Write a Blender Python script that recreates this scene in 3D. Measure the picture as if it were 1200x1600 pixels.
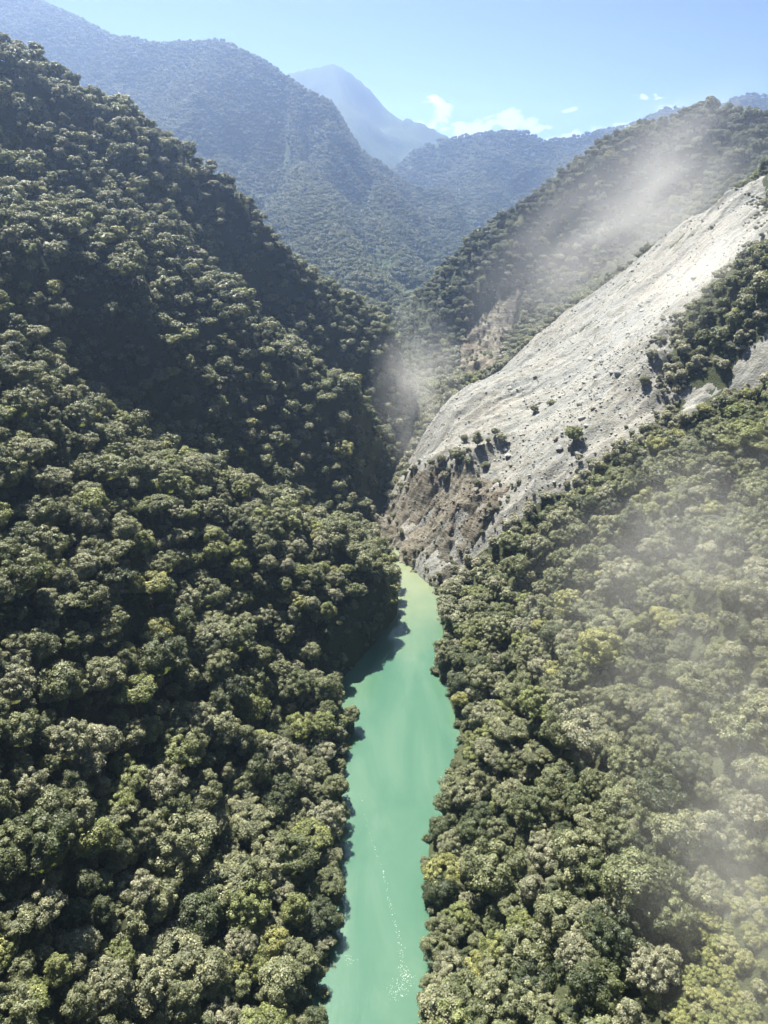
import bpy, math
import numpy as np
from math import radians as rad, sin, cos, pi

for o in list(bpy.data.objects): bpy.data.objects.remove(o)
scene = bpy.context.scene
COL = scene.collection

# ------------------------------------------------------------------ camera
CAM_H, PITCH, FPX = 200.0, 25.0, 1164.0          # metres above the river, degrees down, focal length in photo pixels
cam = bpy.data.cameras.new("camera"); camo = bpy.data.objects.new("camera", cam); COL.objects.link(camo)
camo.location = (0, 0, CAM_H); camo.rotation_euler = (rad(90 - PITCH), 0, 0)
cam.sensor_fit = 'VERTICAL'; cam.sensor_height = 24.0; cam.lens = 24.0 * FPX / 1600.0
cam.clip_start = 1.0; cam.clip_end = 60000.0
scene.camera = camo

# ------------------------------------------------------------------ sky, sun, exposure
SUN_EL, SUN_AZ = 57.0, -27.0                     # azimuth measured from the view direction (+Y), negative = to the left
world = bpy.data.worlds.new("World"); scene.world = world; world.use_nodes = True
wn, wl = world.node_tree.nodes, world.node_tree.links
wn.clear()
wout = wn.new('ShaderNodeOutputWorld'); bg = wn.new('ShaderNodeBackground')
sky = wn.new('ShaderNodeTexSky'); sky.sky_type = 'NISHITA'; sky.sun_disc = False
sky.sun_elevation = rad(SUN_EL); sky.sun_rotation = rad(SUN_AZ)
sky.altitude = 300; sky.air_density = 0.21; sky.dust_density = 0.05; sky.ozone_density = 1.0
bg.inputs['Strength'].default_value = 0.05
# low bank of cumulus along the horizon, all the way round
tc = wn.new('ShaderNodeTexCoord'); sep = wn.new('ShaderNodeSeparateXYZ')
wl.new(tc.outputs['Generated'], sep.inputs[0])
mp = wn.new('ShaderNodeMapping'); mp.inputs['Scale'].default_value = (16, 16, 38)
wl.new(tc.outputs['Generated'], mp.inputs[0])
nz = wn.new('ShaderNodeTexNoise'); nz.inputs['Scale'].default_value = 1.3; nz.inputs['Detail'].default_value = 7; nz.inputs['Roughness'].default_value = 0.6
wl.new(mp.outputs[0], nz.inputs[0])
def wmath(op, a, b=None, c=None):
    n = wn.new('ShaderNodeMath'); n.operation = op
    for i, v in enumerate((a, b, c)):
        if v is None: continue
        if isinstance(v, (int, float)): n.inputs[i].default_value = v
        else: wl.new(v, n.inputs[i])
    return n.outputs[0]
top = wmath('MULTIPLY_ADD', nz.outputs[0], 0.30, -0.111)               # how high the bank stands there
cm = wmath('SUBTRACT', top, sep.outputs['Z'])
cm = wmath('MULTIPLY', cm, 90.0); cm.node.use_clamp = True
cmix = wn.new('ShaderNodeMix'); cmix.data_type = 'RGBA'
wl.new(wmath('MULTIPLY', cm, 0.92), cmix.inputs['Factor']); wl.new(sky.outputs[0], cmix.inputs['A'])
cmix.inputs['B'].default_value = (8.6, 8.8, 8.9, 1)
wl.new(cmix.outputs['Result'], bg.inputs['Color']); wl.new(bg.outputs[0], wout.inputs[0])

sl = bpy.data.lights.new("sun", 'SUN'); sun = bpy.data.objects.new("sun", sl); COL.objects.link(sun)
sl.energy = 5.0; sl.angle = rad(0.5); sl.color = (1.0, 0.945, 0.84)
el, az = rad(SUN_EL), rad(SUN_AZ)
sun.rotation_euler = (rad(90) - el, 0, pi - az)   # checked below against the wanted direction
import mathutils
sun.rotation_euler = mathutils.Vector((sin(az)*cos(el), cos(az)*cos(el), sin(el))).to_track_quat('Z', 'Y').to_euler()
vs = scene.view_settings
vs.view_transform = 'Standard'; vs.look = 'None'; vs.exposure = 2.25; vs.gamma = 1.0; vs.use_curve_mapping = False
cy = scene.cycles
cy.max_bounces = 8; cy.diffuse_bounces = 3; cy.glossy_bounces = 2; cy.transmission_bounces = 4; cy.volume_bounces = 1
cy.transparent_max_bounces = 8; cy.use_denoising = True; cy.caustics_reflective = False; cy.caustics_refractive = False
cy.volume_step_rate = 1.0; cy.volume_max_steps = 256

# ------------------------------------------------------------------ pixel helpers
_c, _s = cos(rad(PITCH)), sin(rad(PITCH))
def P(px, py, Y):                     # the point on that pixel's ray at ground distance Y
    xc, yc = (px - 600) / FPX, (800 - py) / FPX
    t = Y / (_c + yc * _s)
    return (xc * t, Y, CAM_H + t * (-_s + yc * _c))
def W(px, py, z=0.0):                 # the point on that pixel's ray at height z
    xc, yc = (px - 600) / FPX, (800 - py) / FPX
    t = (z - CAM_H) / (-_s + yc * _c)
    return (xc * t, t * (_c + yc * _s))
def proj(x, y, z):
    dz = z - CAM_H
    d = y * _c - dz * _s; u = y * _s + dz * _c
    d = np.maximum(d, 1e-3)
    return 600 + FPX * x / d, 800 - FPX * u / d, d

# ------------------------------------------------------------------ noise
rng = np.random.default_rng(7)
_tab = np.random.default_rng(99).random((512, 512))
def vnoise(x, y, seed=0):
    x = np.asarray(x, float) + seed * 17.31; y = np.asarray(y, float) + seed * 9.77
    xi = np.floor(x).astype(int); yi = np.floor(y).astype(int)
    fx = x - xi; fy = y - yi
    fx = fx*fx*fx*(fx*(fx*6-15)+10); fy = fy*fy*fy*(fy*(fy*6-15)+10)
    g = lambda a, b: _tab[a & 511, b & 511]
    return (g(xi, yi)*(1-fx)+g(xi+1, yi)*fx)*(1-fy) + (g(xi, yi+1)*(1-fx)+g(xi+1, yi+1)*fx)*fy
def fbm(x, y, oct=4, seed=0, gain=0.5):
    r, a, t = 0, 1.0, 0
    for i in range(oct):
        r = r + a * (vnoise(x, y, seed + i*3) - 0.5) * 2; t += a; a *= gain
        x = x * 2.03 + 3.1; y = y * 2.03 + 1.7
    return r / t
def ridged(x, y, oct=3, seed=0):
    r, a, t = 0, 1.0, 0
    for i in range(oct):
        r = r + a * (1 - np.abs(vnoise(x, y, seed + i*5) - 0.5) * 2 * 1.4); t += a; a *= 0.5
        x = x * 2.1; y = y * 2.1
    return r / t

# ------------------------------------------------------------------ material helpers
class NT:
    def __init__(s, name):
        s.m = bpy.data.materials.new(name); s.m.use_nodes = True
        s.t = s.m.node_tree; s.n = s.t.nodes; s.l = s.t.links; s.n.clear()
        s.out = s.n.new('ShaderNodeOutputMaterial')
    def add(s, typ, props=None, **inp):
        n = s.n.new(typ)
        for k, v in (props or {}).items(): setattr(n, k, v)
        for k, v in inp.items():
            k = k.replace('_', ' ')
            s.set(n.inputs[k], v)
        return n
    def set(s, sock, v):
        if hasattr(v, 'is_output'): s.l.new(v, sock)
        else: sock.default_value = v
    def math(s, op, a, b=None, clamp=False):
        n = s.n.new('ShaderNodeMath'); n.operation = op; n.use_clamp = clamp
        s.set(n.inputs[0], a)
        if b is not None: s.set(n.inputs[1], b)
        return n.outputs[0]
    def mix(s, f, a, b, blend='MIX'):
        n = s.n.new('ShaderNodeMix'); n.data_type = 'RGBA'; n.blend_type = blend
        s.set(n.inputs['Factor'], f); s.set(n.inputs['A'], a); s.set(n.inputs['B'], b)
        return n.outputs['Result']
    def noise(s, vec, scale, detail=4, rough=0.55):
        n = s.add('ShaderNodeTexNoise', Scale=scale, Detail=detail, Roughness=rough)
        s.l.new(vec, n.inputs['Vector']); return n.outputs[0]
    def ramp(s, f, stops):
        n = s.n.new('ShaderNodeValToRGB'); s.set(n.inputs[0], f)
        e = n.color_ramp.elements
        while len(e) < len(stops): e.new(0.5)
        for i, (p, c) in enumerate(stops):
            e[i].position = p; e[i].color = (*c, 1) if len(c) == 3 else c
        return n.outputs[0]
    def geo_pos(s): return s.n.new('ShaderNodeNewGeometry').outputs['Position']
    def mapping(s, vec, scale=(1,1,1), rot=(0,0,0)):
        n = s.add('ShaderNodeMapping'); s.l.new(vec, n.inputs[0])
        n.inputs['Scale'].default_value = scale; n.inputs['Rotation'].default_value = rot
        return n.outputs[0]
    def bsdf(s, color, rough=0.9, spec=0.3, bump=None, bstr=0.5, bdist=0.3):
        b = s.add('ShaderNodeBsdfPrincipled', Roughness=rough); s.set(b.inputs['Base Color'], color)
        s.set(b.inputs['Specular IOR Level'], spec)
        if bump is not None:
            bn = s.add('ShaderNodeBump', Strength=bstr, Distance=bdist, Height=bump); s.l.new(bn.outputs[0], b.inputs['Normal'])
        return b
    def done(s, sh): s.l.new(sh.outputs[0], s.out.inputs['Surface']); return s.m

# leaves: hue by the tree's own tint, brightness by leaf and by clump
def leaf_mat(name, sat=1.0):
    m = NT(name)
    tint = m.add('ShaderNodeAttribute', {'attribute_name': 'tint', 'attribute_type': 'INSTANCER'}).outputs['Fac']
    shade = m.add('ShaderNodeAttribute', {'attribute_name': 'shade', 'attribute_type': 'GEOMETRY'}).outputs['Fac']
    c = m.ramp(tint, [(0.0, (0.038, 0.050, 0.020)), (0.2, (0.082, 0.096, 0.038)), (0.45, (0.140, 0.148, 0.076)), (0.58, (0.175, 0.176, 0.112)),
                      (0.75, (0.125, 0.145, 0.048)), (0.93, (0.185, 0.190, 0.062)), (1.0, (0.24, 0.235, 0.18))])
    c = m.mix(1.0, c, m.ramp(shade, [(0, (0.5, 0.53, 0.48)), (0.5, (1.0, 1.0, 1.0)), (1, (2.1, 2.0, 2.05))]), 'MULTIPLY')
    b = m.bsdf(c, 0.55, 0.4)
    tr = m.add('ShaderNodeBsdfTranslucent'); m.set(tr.inputs['Color'], m.mix(0.45, c, (0.16, 0.20, 0.03, 1)))
    mx = m.add('ShaderNodeMixShader', Fac=0.33); m.l.new(b.outputs[0], mx.inputs[1]); m.l.new(tr.outputs[0], mx.inputs[2])
    return m.done(mx)
def bark_mat():
    m = NT('bark'); p = m.geo_pos()
    n = m.noise(m.mapping(p, (3, 3, .6)), 1.5, 5)
    return m.done(m.bsdf(m.ramp(n, [(.3, (.06, .05, .04)), (.7, (.20, .18, .15))]), .9, .2, n, .6, .08))
def forest_floor_mat():
    m = NT('forest_floor'); p = m.geo_pos()
    n = m.noise(p, 0.09, 6, .6); n2 = m.noise(p, 1.1, 5, .65)
    c = m.mix(n2, m.ramp(n, [(.3, (.020, .026, .013)), (.55, (.035, .043, .020)), (.75, (.06, .065, .03))]), (.05, .055, .028, 1))
    return m.done(m.bsdf(c, .95, .1, n2, .9, 1.0))
def far_forest_mat():
    m = NT('far_forest_floor'); p = m.geo_pos()
    n = m.noise(p, 0.006, 6, .6); n2 = m.noise(p, 0.12, 4, .6)
    c = m.mix(n2, m.ramp(n, [(.3, (.035, .05, .024)), (.6, (.06, .075, .034)), (.8, (.085, .09, .05))]), (.045, .06, .03, 1))
    return m.done(m.bsdf(c, .95, .1, n2, 1.0, 6.0))
def scree_mat():
    m = NT('scree'); p = m.geo_pos()
    big = m.noise(p, 0.012, 4, .5)
    st = m.noise(m.mapping(p, (.010, .10, .03), (0, 0, rad(-22))), 1.0, 6, .65)     # flow streaks down the slope
    fine = m.noise(p, 0.9, 6, .7); mid = m.noise(p, 0.14, 5, .6)
    c = m.ramp(st, [(.30, (.098, .110, .110)), (.45, (.158, .161, .150)), (.58, (.193, .191, .174)), (.72, (.143, .156, .155))])
    c = m.mix(m.ramp(big, [(.42, (0, 0, 0)), (.62, (1, 1, 1))]), c, m.mix(.3, c, (.20, .18, .14, 1)))
    c = m.mix(m.math('MULTIPLY', m.ramp(mid, [(.45, (0, 0, 0)), (.62, (.75, .75, .75))]), m.ramp(m.noise(p, .022, 3, .5), [(.48, (.1, .1, .1)), (.6, (1, 1, 1))])), c, (.115, .11, .092, 1))
    c = m.mix(1.0, c, m.ramp(fine, [(.25, (.55, .55, .55)), (.5, (1, 1, 1)), (.75, (1.25, 1.25, 1.25))]), 'MULTIPLY')
    bump = m.math('ADD', m.math('MULTIPLY', mid, 1.2), m.math('MULTIPLY', fine, .7))
    return m.done(m.bsdf(c, .95, .15, bump, .9, 1.4))
def cliff_mat():
    m = NT('bedrock'); p = m.geo_pos()
    st = m.noise(m.mapping(p, (.05, .05, .35), (rad(32), rad(38), 0)), 1.0, 7, .68)
    fine = m.noise(p, .8, 6, .7); big = m.noise(p, .035, 3, .5)
    c = m.ramp(st, [(.3, (.045, .041, .031)), (.46, (.085, .077, .058)), (.6, (.15, .138, .108)), (.75, (.075, .066, .048))])
    c = m.mix(m.ramp(big, [(.5, (0, 0, 0)), (.7, (.8, .8, .8))]), c, m.mix(.35, c, (.15, .10, .065, 1)))
    c = m.mix(1.0, c, m.ramp(fine, [(.25, (.5, .5, .5)), (.5, (1, 1, 1)), (.8, (1.35, 1.35, 1.35))]), 'MULTIPLY')
    c = m.mix(m.ramp(m.noise(p, .06, 6, .7), [(.52, (0, 0, 0)), (.64, (.6, .6, .6))]), c, (.20, .19, .155, 1))      # scree dust lodged on it
    return m.done(m.bsdf(c, .93, .2, m.math('ADD', st, m.math('MULTIPLY', fine, .5)), 1.0, 2.5))
def rock_mat(name, c0, c1):
    m = NT(name); p = m.geo_pos(); n = m.noise(p, .9, 6, .65)
    return m.done(m.bsdf(m.ramp(n, [(.3, c0), (.7, c1)]), .92, .2, n, .6, .25))
def water_mat():
    m = NT('silty_river_water'); p = m.geo_pos()
    sepn = m.add('ShaderNodeSeparateXYZ'); m.l.new(p, sepn.inputs[0])
    silt = m.math('ADD', m.math('MULTIPLY', m.math('SUBTRACT', sepn.outputs['Y'], 250.0), 1/130.0), m.math('MULTIPLY', m.noise(p, .05, 4, .6), .5), False)
    n_n = m.add('ShaderNodeTexNoise', Scale=.06, Detail=4.0, Roughness=.55, Distortion=0.7); m.l.new(m.mapping(p, (1, .35, 1)), n_n.inputs['Vector']); n = n_n.outputs[0]
    c = m.ramp(n, [(.3, (.036, .086, .055)), (.5, (.048, .099, .064)), (.72, (.068, .117, .078))])
    c = m.mix(m.ramp(silt, [(.45, (0, 0, 0)), (1.15, (1, 1, 1))]), c, (.125, .145, .085, 1))
    w = m.noise(m.mapping(p, (1, .6, 1)), 1.3, 4, .6)
    w = m.math('ADD', w, m.math('MULTIPLY', m.noise(m.mapping(p, (.5, .12, 1)), .5, 3, .5), 2.0))
    b = m.bsdf(c, .12, .22, w, .12, .2)
    return m.done(b)
def plain_mat(name, c, rough=.8):
    m = NT(name); p = m.geo_pos(); n = m.noise(p, 4, 3)
    return m.done(m.bsdf(m.mix(n, (*[v*.8 for v in c], 1), (*[min(1, v*1.15) for v in c], 1)), rough, .2))
LEAF, BARK, FLOOR, FARF = leaf_mat('leaves'), bark_mat(), forest_floor_mat(), far_forest_mat()
SCREE, CLIFF, WATER = scree_mat(), cliff_mat(), water_mat()
ROCKS = [rock_mat('pale_rock', (.17, .17, .155), (.27, .265, .235)), rock_mat('grey_rock', (.10, .105, .10), (.20, .20, .19)),
         rock_mat('brown_rock', (.08, .07, .055), (.165, .145, .115))]
FOAM = plain_mat('foam', (.30, .34, .29))

# ------------------------------------------------------------------ mesh helpers
def link(o, parent=None, **props):
    COL.objects.link(o)
    if parent is not None: o.parent = parent
    for k, v in props.items(): o[k] = v
    return o
def mesh_np(name, v, f, mats, smooth=True, attrs=None, midx=None):
    me = bpy.data.meshes.new(name)
    v = np.asarray(v, np.float32); f = np.asarray(f, np.int32); n = f.shape[1]
    me.vertices.add(len(v)); me.vertices.foreach_set('co', v.ravel())
    me.loops.add(f.size); me.loops.foreach_set('vertex_index', f.ravel())
    me.polygons.add(len(f)); me.polygons.foreach_set('loop_start', np.arange(0, f.size, n, dtype=np.int32))
    me.polygons.foreach_set('use_smooth', np.full(len(f), smooth))
    for m in (mats if isinstance(mats, (list, tuple)) else [mats]): me.materials.append(m)
    if midx is not None: me.polygons.foreach_set('material_index', np.asarray(midx, np.int32))
    for k, a in (attrs or {}).items():
        at = me.attributes.new(k, 'FLOAT', 'POINT'); at.data.foreach_set('value', np.asarray(a, np.float32))
    me.update(calc_edges=True); me.validate()
    return me
def grid_faces(nx, ny):
    i = np.arange(ny-1)[:, None]*nx + np.arange(nx-1)[None, :]
    return np.stack([i, i+1, i+1+nx, i+nx], -1).reshape(-1, 4)

# ------------------------------------------------------------------ the gorge as a height field
left_px = [(498,1640),(510,1600),(532,1490),(545,1400),(538,1290),(545,1190),(560,1130),(526,1090),(542,1055),(588,1004),(622,960),(625,900),(618,882)]
right_px = [(640,1640),(648,1600),(664,1500),(658,1400),(658,1330),(682,1260),(697,1200),(714,1150),(698,1100),(693,1070),(669,1048),(692,1020),(683,960),(682,930),(662,905),(642,886),(628,876)]
L = np.array(sorted([W(*p)[::-1] for p in left_px])); R = np.array(sorted([W(*p)[::-1] for p in right_px]))
gorge = np.array([(400, 3), (430, -3), (470, 5), (505, 14), (560, 24), (620, 30), (750, 30), (900, 14), (1000, 9), (1200, -10)], float)
LY = np.r_[-400, 0, L[:, 0], gorge[:, 0]]; LX = np.r_[-30, -24, L[:, 1]-0.3, gorge[:, 1]-4]
RY = np.r_[-400, 0, R[:, 0], gorge[:, 0]]; RX = np.r_[15, 8, R[:, 1]+0.5, gorge[:, 1]+4]
o1, o2 = np.argsort(LY), np.argsort(RY); LY, LX, RY, RX = LY[o1], LX[o1], RY[o2], RX[o2]
def bed(Y): return np.interp(Y, [0, 375, 430, 700, 1000, 1300], [-2.5, -2.5, 3, 18, 10, 2])
def base(X, Y):
    xl, xr = np.interp(Y, LY, LX), np.interp(Y, RY, RX)
    d = np.where(X < (xl+xr)/2, xl - X, X - xr)
    s = np.where(X < (xl+xr)/2, 0.93, 0.84)
    dd = np.where(d > 0, d, np.maximum(d, -6) * .5)
    return bed(Y) + np.where(dd > 0, s * dd, dd) + 2.5*np.clip((d+2)/4, 0, 1), d
F = 6.0      # canopy height taken off forest control points
ctl = []
def C(px, py, Y, f=F):
    x, y, z = P(px, py, Y); ctl.append((x, y, z - f))
# left hillside: foreground slope
for a in [(0,1600,91),(0,1400,112),(0,1200,138),(0,1000,170),(0,800,214),(0,600,262),(0,400,331),(0,200,445),(200,1500,120),(250,1200,165),(200,900,215),(150,650,285),(200,450,365),(350,1350,150),(400,1150,195),
          (-200,1200,120),(-200,700,205),(-300,300,330)]: C(*a)
# near spur
for a in [(620,885,330),(560,822,335),(480,772,328),(390,735,312),(300,712,298),(200,690,282)]: C(*a)
ctl += [(-3, 308, 26), (-9, 293, 28), (-21, 281, 31), (-34, 270, 33), (-50, 258, 34), (-85, 248, 60), (-24, 240, 8), (-40, 232, 18)]
# gully behind it, then the high spur whose crest is the skyline
ctl += [(-22, 372, 16), (-50, 372, 38), (-90, 360, 74), (-130, 350, 108)]
for a in [(590,640,470),(540,600,475),(470,560,455),(380,520,430),(300,480,410)]: C(*a)
ctl += [(-10, 520, 28), (-40, 520, 62), (-90, 530, 110)]
for a in [(0,62,520),(130,132,525),(200,182,528),(270,245,530),(330,300,540),(400,352,555),(470,410,575),(540,446,590),(600,500,605),(640,560,600)]: C(*a)
ctl += [(-240, 660, 210), (-140, 680, 85), (-60, 690, 55), (0, 700, 30), (-140, 820, 70), (-300, 820, 170), (-60, 820, 38), (-60, 950, 25), (-140, 980, 50), (-420, 520, 400), (-420, 300, 330), (-420, 80, 330), (-420, 800, 300), (-420, 1100, 200), (-200, 1100, 80)]
# right hillside under the slide
for a in [(1200,1600,88),(1200,1400,112),(1200,1200,140),(1200,1000,175),(1200,800,225),(1200,680,262),(950,1400,125),(950,1150,178),(950,950,232),(950,850,270),(820,1300,160),(820,1000,248),(760,950,290),(1080,720,290),(1400,1200,120),(1400,800,180),(1400,500,330)]: C(*a)
# slide surface
slide_up = [(1215,255,540),(1100,330,578),(1000,395,592),(900,470,596),(830,540,578),(760,592,545),(712,604,522),(690,640,494),(668,665,474),(664,705,452)]
slide_lo = [(720,890,340),(800,830,338),(840,780,342),(920,740,342),(990,690,342),(1050,620,365),(1040,560,385),(1060,490,418),(1130,425,428),(1215,365,405)]
for a in slide_up + slide_lo: C(*a, 3.5 if a in slide_up else 1.0)
for a in [(900,600,440),(820,640,430),(760,680,410),(1000,500,470),(1080,420,500)]: C(*a, 0)
ctl += [(19, 480, 16), (13, 455, 12), (29, 512, 28)]
# rock cliff at its toe
for a in [(602,775,424),(640,742,415),(700,735,400),(770,745,380),(620,850,392),(680,850,365),(730,850,350)]: C(*a, 0)
# hollow behind the slide's upper edge, then the hill beyond
ctl += [(60, 585, 34), (100, 625, 48), (160, 668, 82), (230, 665, 118), (300, 640, 160), (380, 560, 260), (480, 450, 330), (560, 300, 380)]
for a in [(850,400,765),(800,500,718),(730,585,655),(960,330,775),(1060,260,790),(690,500,760)]: C(*a)
for a in [(625,484,850),(660,446,835),(700,405,822),(760,347,815),(850,292,812),(940,227,812),(1000,197,815),(1100,159,820),(1160,182,840),(1240,197,860),(1400,167,850)]: C(*a)
ctl += [(40, 930, 22), (100, 920, 45), (200, 930, 85), (60, 1000, 20), (160, 1000, 45), (300, 1020, 100), (450, 1020, 170), (560, 700, 330), (0, 1100, 8), (100, 1150, 15), (400, 1150, 90)]
# anchors that keep the plain slopes near and behind the camera
for y in (-200, -60):
    for x in (-420, -200, -60, 60, 200, 420): ctl.append((x, y, min(float(base(np.array(x*1.), np.array(y*1.))[0]), 330)))
ctl = np.array(ctl)
res = ctl[:, 2] - base(ctl[:, 0], ctl[:, 1])[0]
def phi(r2): return np.sqrt(r2 + 18.0**2)
D2 = (ctl[:, None, 0]-ctl[None, :, 0])**2 + (ctl[:, None, 1]-ctl[None, :, 1])**2
wts = np.linalg.solve(phi(D2) - np.eye(len(ctl))*1.0, res)
def terrain_raw(X, Y):
    X = np.asarray(X, float); Y = np.asarray(Y, float); sh = X.shape
    x, y = X.ravel(), Y.ravel()
    z0, d = base(x, y)
    r = np.empty(len(x))
    for i in range(0, len(x), 40000):
        j = slice(i, i+40000)
        r[j] = phi((x[j, None]-ctl[None, :, 0])**2 + (y[j, None]-ctl[None, :, 1])**2) @ wts
    fade = np.clip(d/np.where((y > 262) & (y < 330) & (x < 10), 6.0, 14.0), 0, 1)**1.2
    g = np.clip(d/30.0, 0, 1)
    rough = (ridged(x/70, y/70, 3, 2) - .62)*np.where(x < 0, 20, 17)*g + fbm(x/26, y/26, 3, 5)*3.5*g
    far = (ridged(x/95+.3*y/95, y/95, 3, 9) - .62)*10*np.clip((y-560)/200, 0, 1)*g
    inslide = np.clip(1 - ((x-150)/110)**2 - ((y-470)/130)**2, 0, 1)
    z = z0 + r*fade + (rough + far)*(1-.85*np.sqrt(inslide))
    z = np.where(d > 0, np.maximum(z, bed(y) + 1.0 + .33*d), z)
    return z.reshape(sh), d.reshape(sh)
GX0, GX1, GY0, GY1, GS = -450., 600., -80., 1180., 3.0
gx = np.arange(GX0, GX1+.1, GS); gy = np.arange(GY0, GY1+.1, GS)
GX, GY = np.meshgrid(gx, gy)
GZ, GD = terrain_raw(GX, GY)
def terrain(X, Y):
    fx = np.clip((np.asarray(X, float)-GX0)/GS, 0, len(gx)-1.001); fy = np.clip((np.asarray(Y, float)-GY0)/GS, 0, len(gy)-1.001)
    i = fx.astype(int); j = fy.astype(int); fx = fx-i; fy = fy-j
    return (GZ[j, i]*(1-fx)+GZ[j, i+1]*fx)*(1-fy)+(GZ[j+1, i]*(1-fx)+GZ[j+1, i+1]*fx)*fy
def hit(px, py, ymin=60, ymax=1150):         # first ground point on the ray of a photo pixel
    ys = np.arange(ymin, ymax, 1.0); pts = np.array([P(px, py, y) for y in ys])
    below = np.nonzero(pts[:, 2] < terrain(pts[:, 0], pts[:, 1]))[0]
    k = below[0] if len(below) else len(ys)-1
    return pts[k, 0], pts[k, 1], float(terrain(pts[k, 0], pts[k, 1]))
hill = bpy.data.objects.new("hillside", mesh_np("hillside", np.stack([GX, GY, GZ], -1).reshape(-1, 3), grid_faces(len(gx), len(gy)), FLOOR))
link(hill, kind="structure", label="steep forested walls of the river gorge", category="hillside")

# river sheet
ry = np.arange(-80, 392, 4.0); rv = []
for y in ry:
    a, b = np.interp(y, LY, LX)-5, np.interp(y, RY, RX)+5
    rv += [(a+(b-a)*k/8, y, 0.0) for k in range(9)]
river = bpy.data.objects.new("river", mesh_np("river", rv, grid_faces(9, len(ry)), WATER))
link(river, kind="structure", label="milky turquoise river running along the gorge floor", category="river")
# wide ground far below everything
g = 9000.0
gr = bpy.data.objects.new("ground", mesh_np("ground", [(-g, -g, -9), (g, -g, -9), (g, g, -9), (-g, g, -9)], [(0, 1, 2, 3)], FARF))
link(gr, kind="structure", label="low forested ground stretching to the horizon", category="ground")

# ------------------------------------------------------------------ distant mountains: ridges with ribbed flanks
def ridge_mountain(name, label, crests, xr, yr, step, slope, amp, wl_, seed, base_z=-8.0, mat=None, foot=0.45):
    xs = np.arange(xr[0], xr[1]+.1, step); ys = np.arange(yr[0], yr[1]+.1, step)
    X, Y = np.meshgrid(xs, ys); x, y = X.ravel(), Y.ravel()
    z = np.full(x.shape, base_z); dist = np.full(x.shape, 1e9)
    wx = x + fbm(x/(wl_*1.5), y/(wl_*1.5), 3, seed+40)*wl_*.14; wy = y + fbm(x/(wl_*1.5), y/(wl_*1.5), 3, seed+50)*wl_*.14
    for cr in crests:
        c = np.array([P(*p) for p in cr]); pts = []
        for a, b in zip(c[:-1], c[1:]):
            n = max(2, int(np.hypot(*(b-a)[:2])/(step*2)))
            pts.append(a + (b-a)*np.linspace(0, 1, n, endpoint=False)[:, None])
        pts = np.vstack(pts+[c[-1:]])
        for i in range(0, len(x), 20000):
            j = slice(i, i+20000)
            d = np.sqrt((wx[j, None]-pts[None, :, 0])**2 + (wy[j, None]-pts[None, :, 1])**2)
            h = pts[None, :, 2] - slope*np.maximum(d - step, 0)*(1 - .12*np.clip(d/900, 0, 1))
            k = h.argmax(1); hh = h[np.arange(len(k)), k]; dk = d[np.arange(len(k)), k]
            dist[j] = np.where(hh > z[j], dk, dist[j]); z[j] = np.maximum(z[j], hh)
    w = np.clip(dist/(wl_*.8), .0, 1)
    z = z + (ridged(x/wl_, y/wl_, 4, seed) - .92)*amp*w + fbm(x/(wl_*.25), y/(wl_*.25), 3, seed+7)*amp*.16*np.clip(dist/(wl_*.3), .25, 1)
    z = np.maximum(z, base_z)
    me = mesh_np(name, np.stack([x, y, z], -1), grid_faces(len(xs), len(ys)), mat or FARF)
    o = bpy.data.objects.new(name, me); link(o, kind="structure", label=label, category="mountain")
    return xs, ys, z.reshape(X.shape)
m1 = ridge_mountain("mountain", "broad blue-green forested mountain beyond the end of the gorge",
    [[(-260,-70,2990),(-60,-30,2925),(60,5,2860),(130,32,2756),(180,55,2678),(250,66,2600),(340,64,2496),(400,90,2418),(450,124,2340),(520,184,2262),(600,246,2197),(650,296,2145),(700,340,2080),(740,368,2028)],
     [(450,124,2340),(480,250,2028),(540,370,1446),(600,440,1207)], [(250,66,2600),(300,200,2210),(380,330,1708)], [(600,246,2197),(620,330,1846),(640,420,1446)]],
    (-2200, 650), (1010, 3700), 15, .66, 120, 330, 3)
m2 = ridge_mountain("mountain", "low rounded blue forested mountain in the gap between the slopes",
    [[(560,330,2985),(625,264,3120),(660,235,3183),(700,219,3211),(760,210,3220),(800,207,3220),(830,210,3220),(852,222,3256),(900,218,3301),(960,203,3392),(1010,190,3437),(1050,172,3437),(1120,166,3437),(1172,149,3401),(1210,156,3401),(1300,140,3437),(1500,170,3437)],
     [(760,210,3220),(745,290,2804),(738,345,2442)], [(900,218,3301),(880,290,2849)]],
    (-450, 2900), (2250, 4300), 20, .62, 115, 370, 11)
m3 = ridge_mountain("mountain", "highest pale blue peak rising far behind the other mountains",
    [[(300,150,4783),(400,128,4707),(455,112,4633),(500,103,4596),(522,98,4558),(545,110,4521),(575,132,4484),(590,150,4446),(625,178,4409),(665,191,4371),(700,209,4333),(720,225,4259)],
     [(522,98,4558),(560,200,3960)], [(455,112,4633),(480,200,4035)]],
    (-2500, 1500), (3500, 6000), 24, .75, 160, 560, 17)

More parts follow.
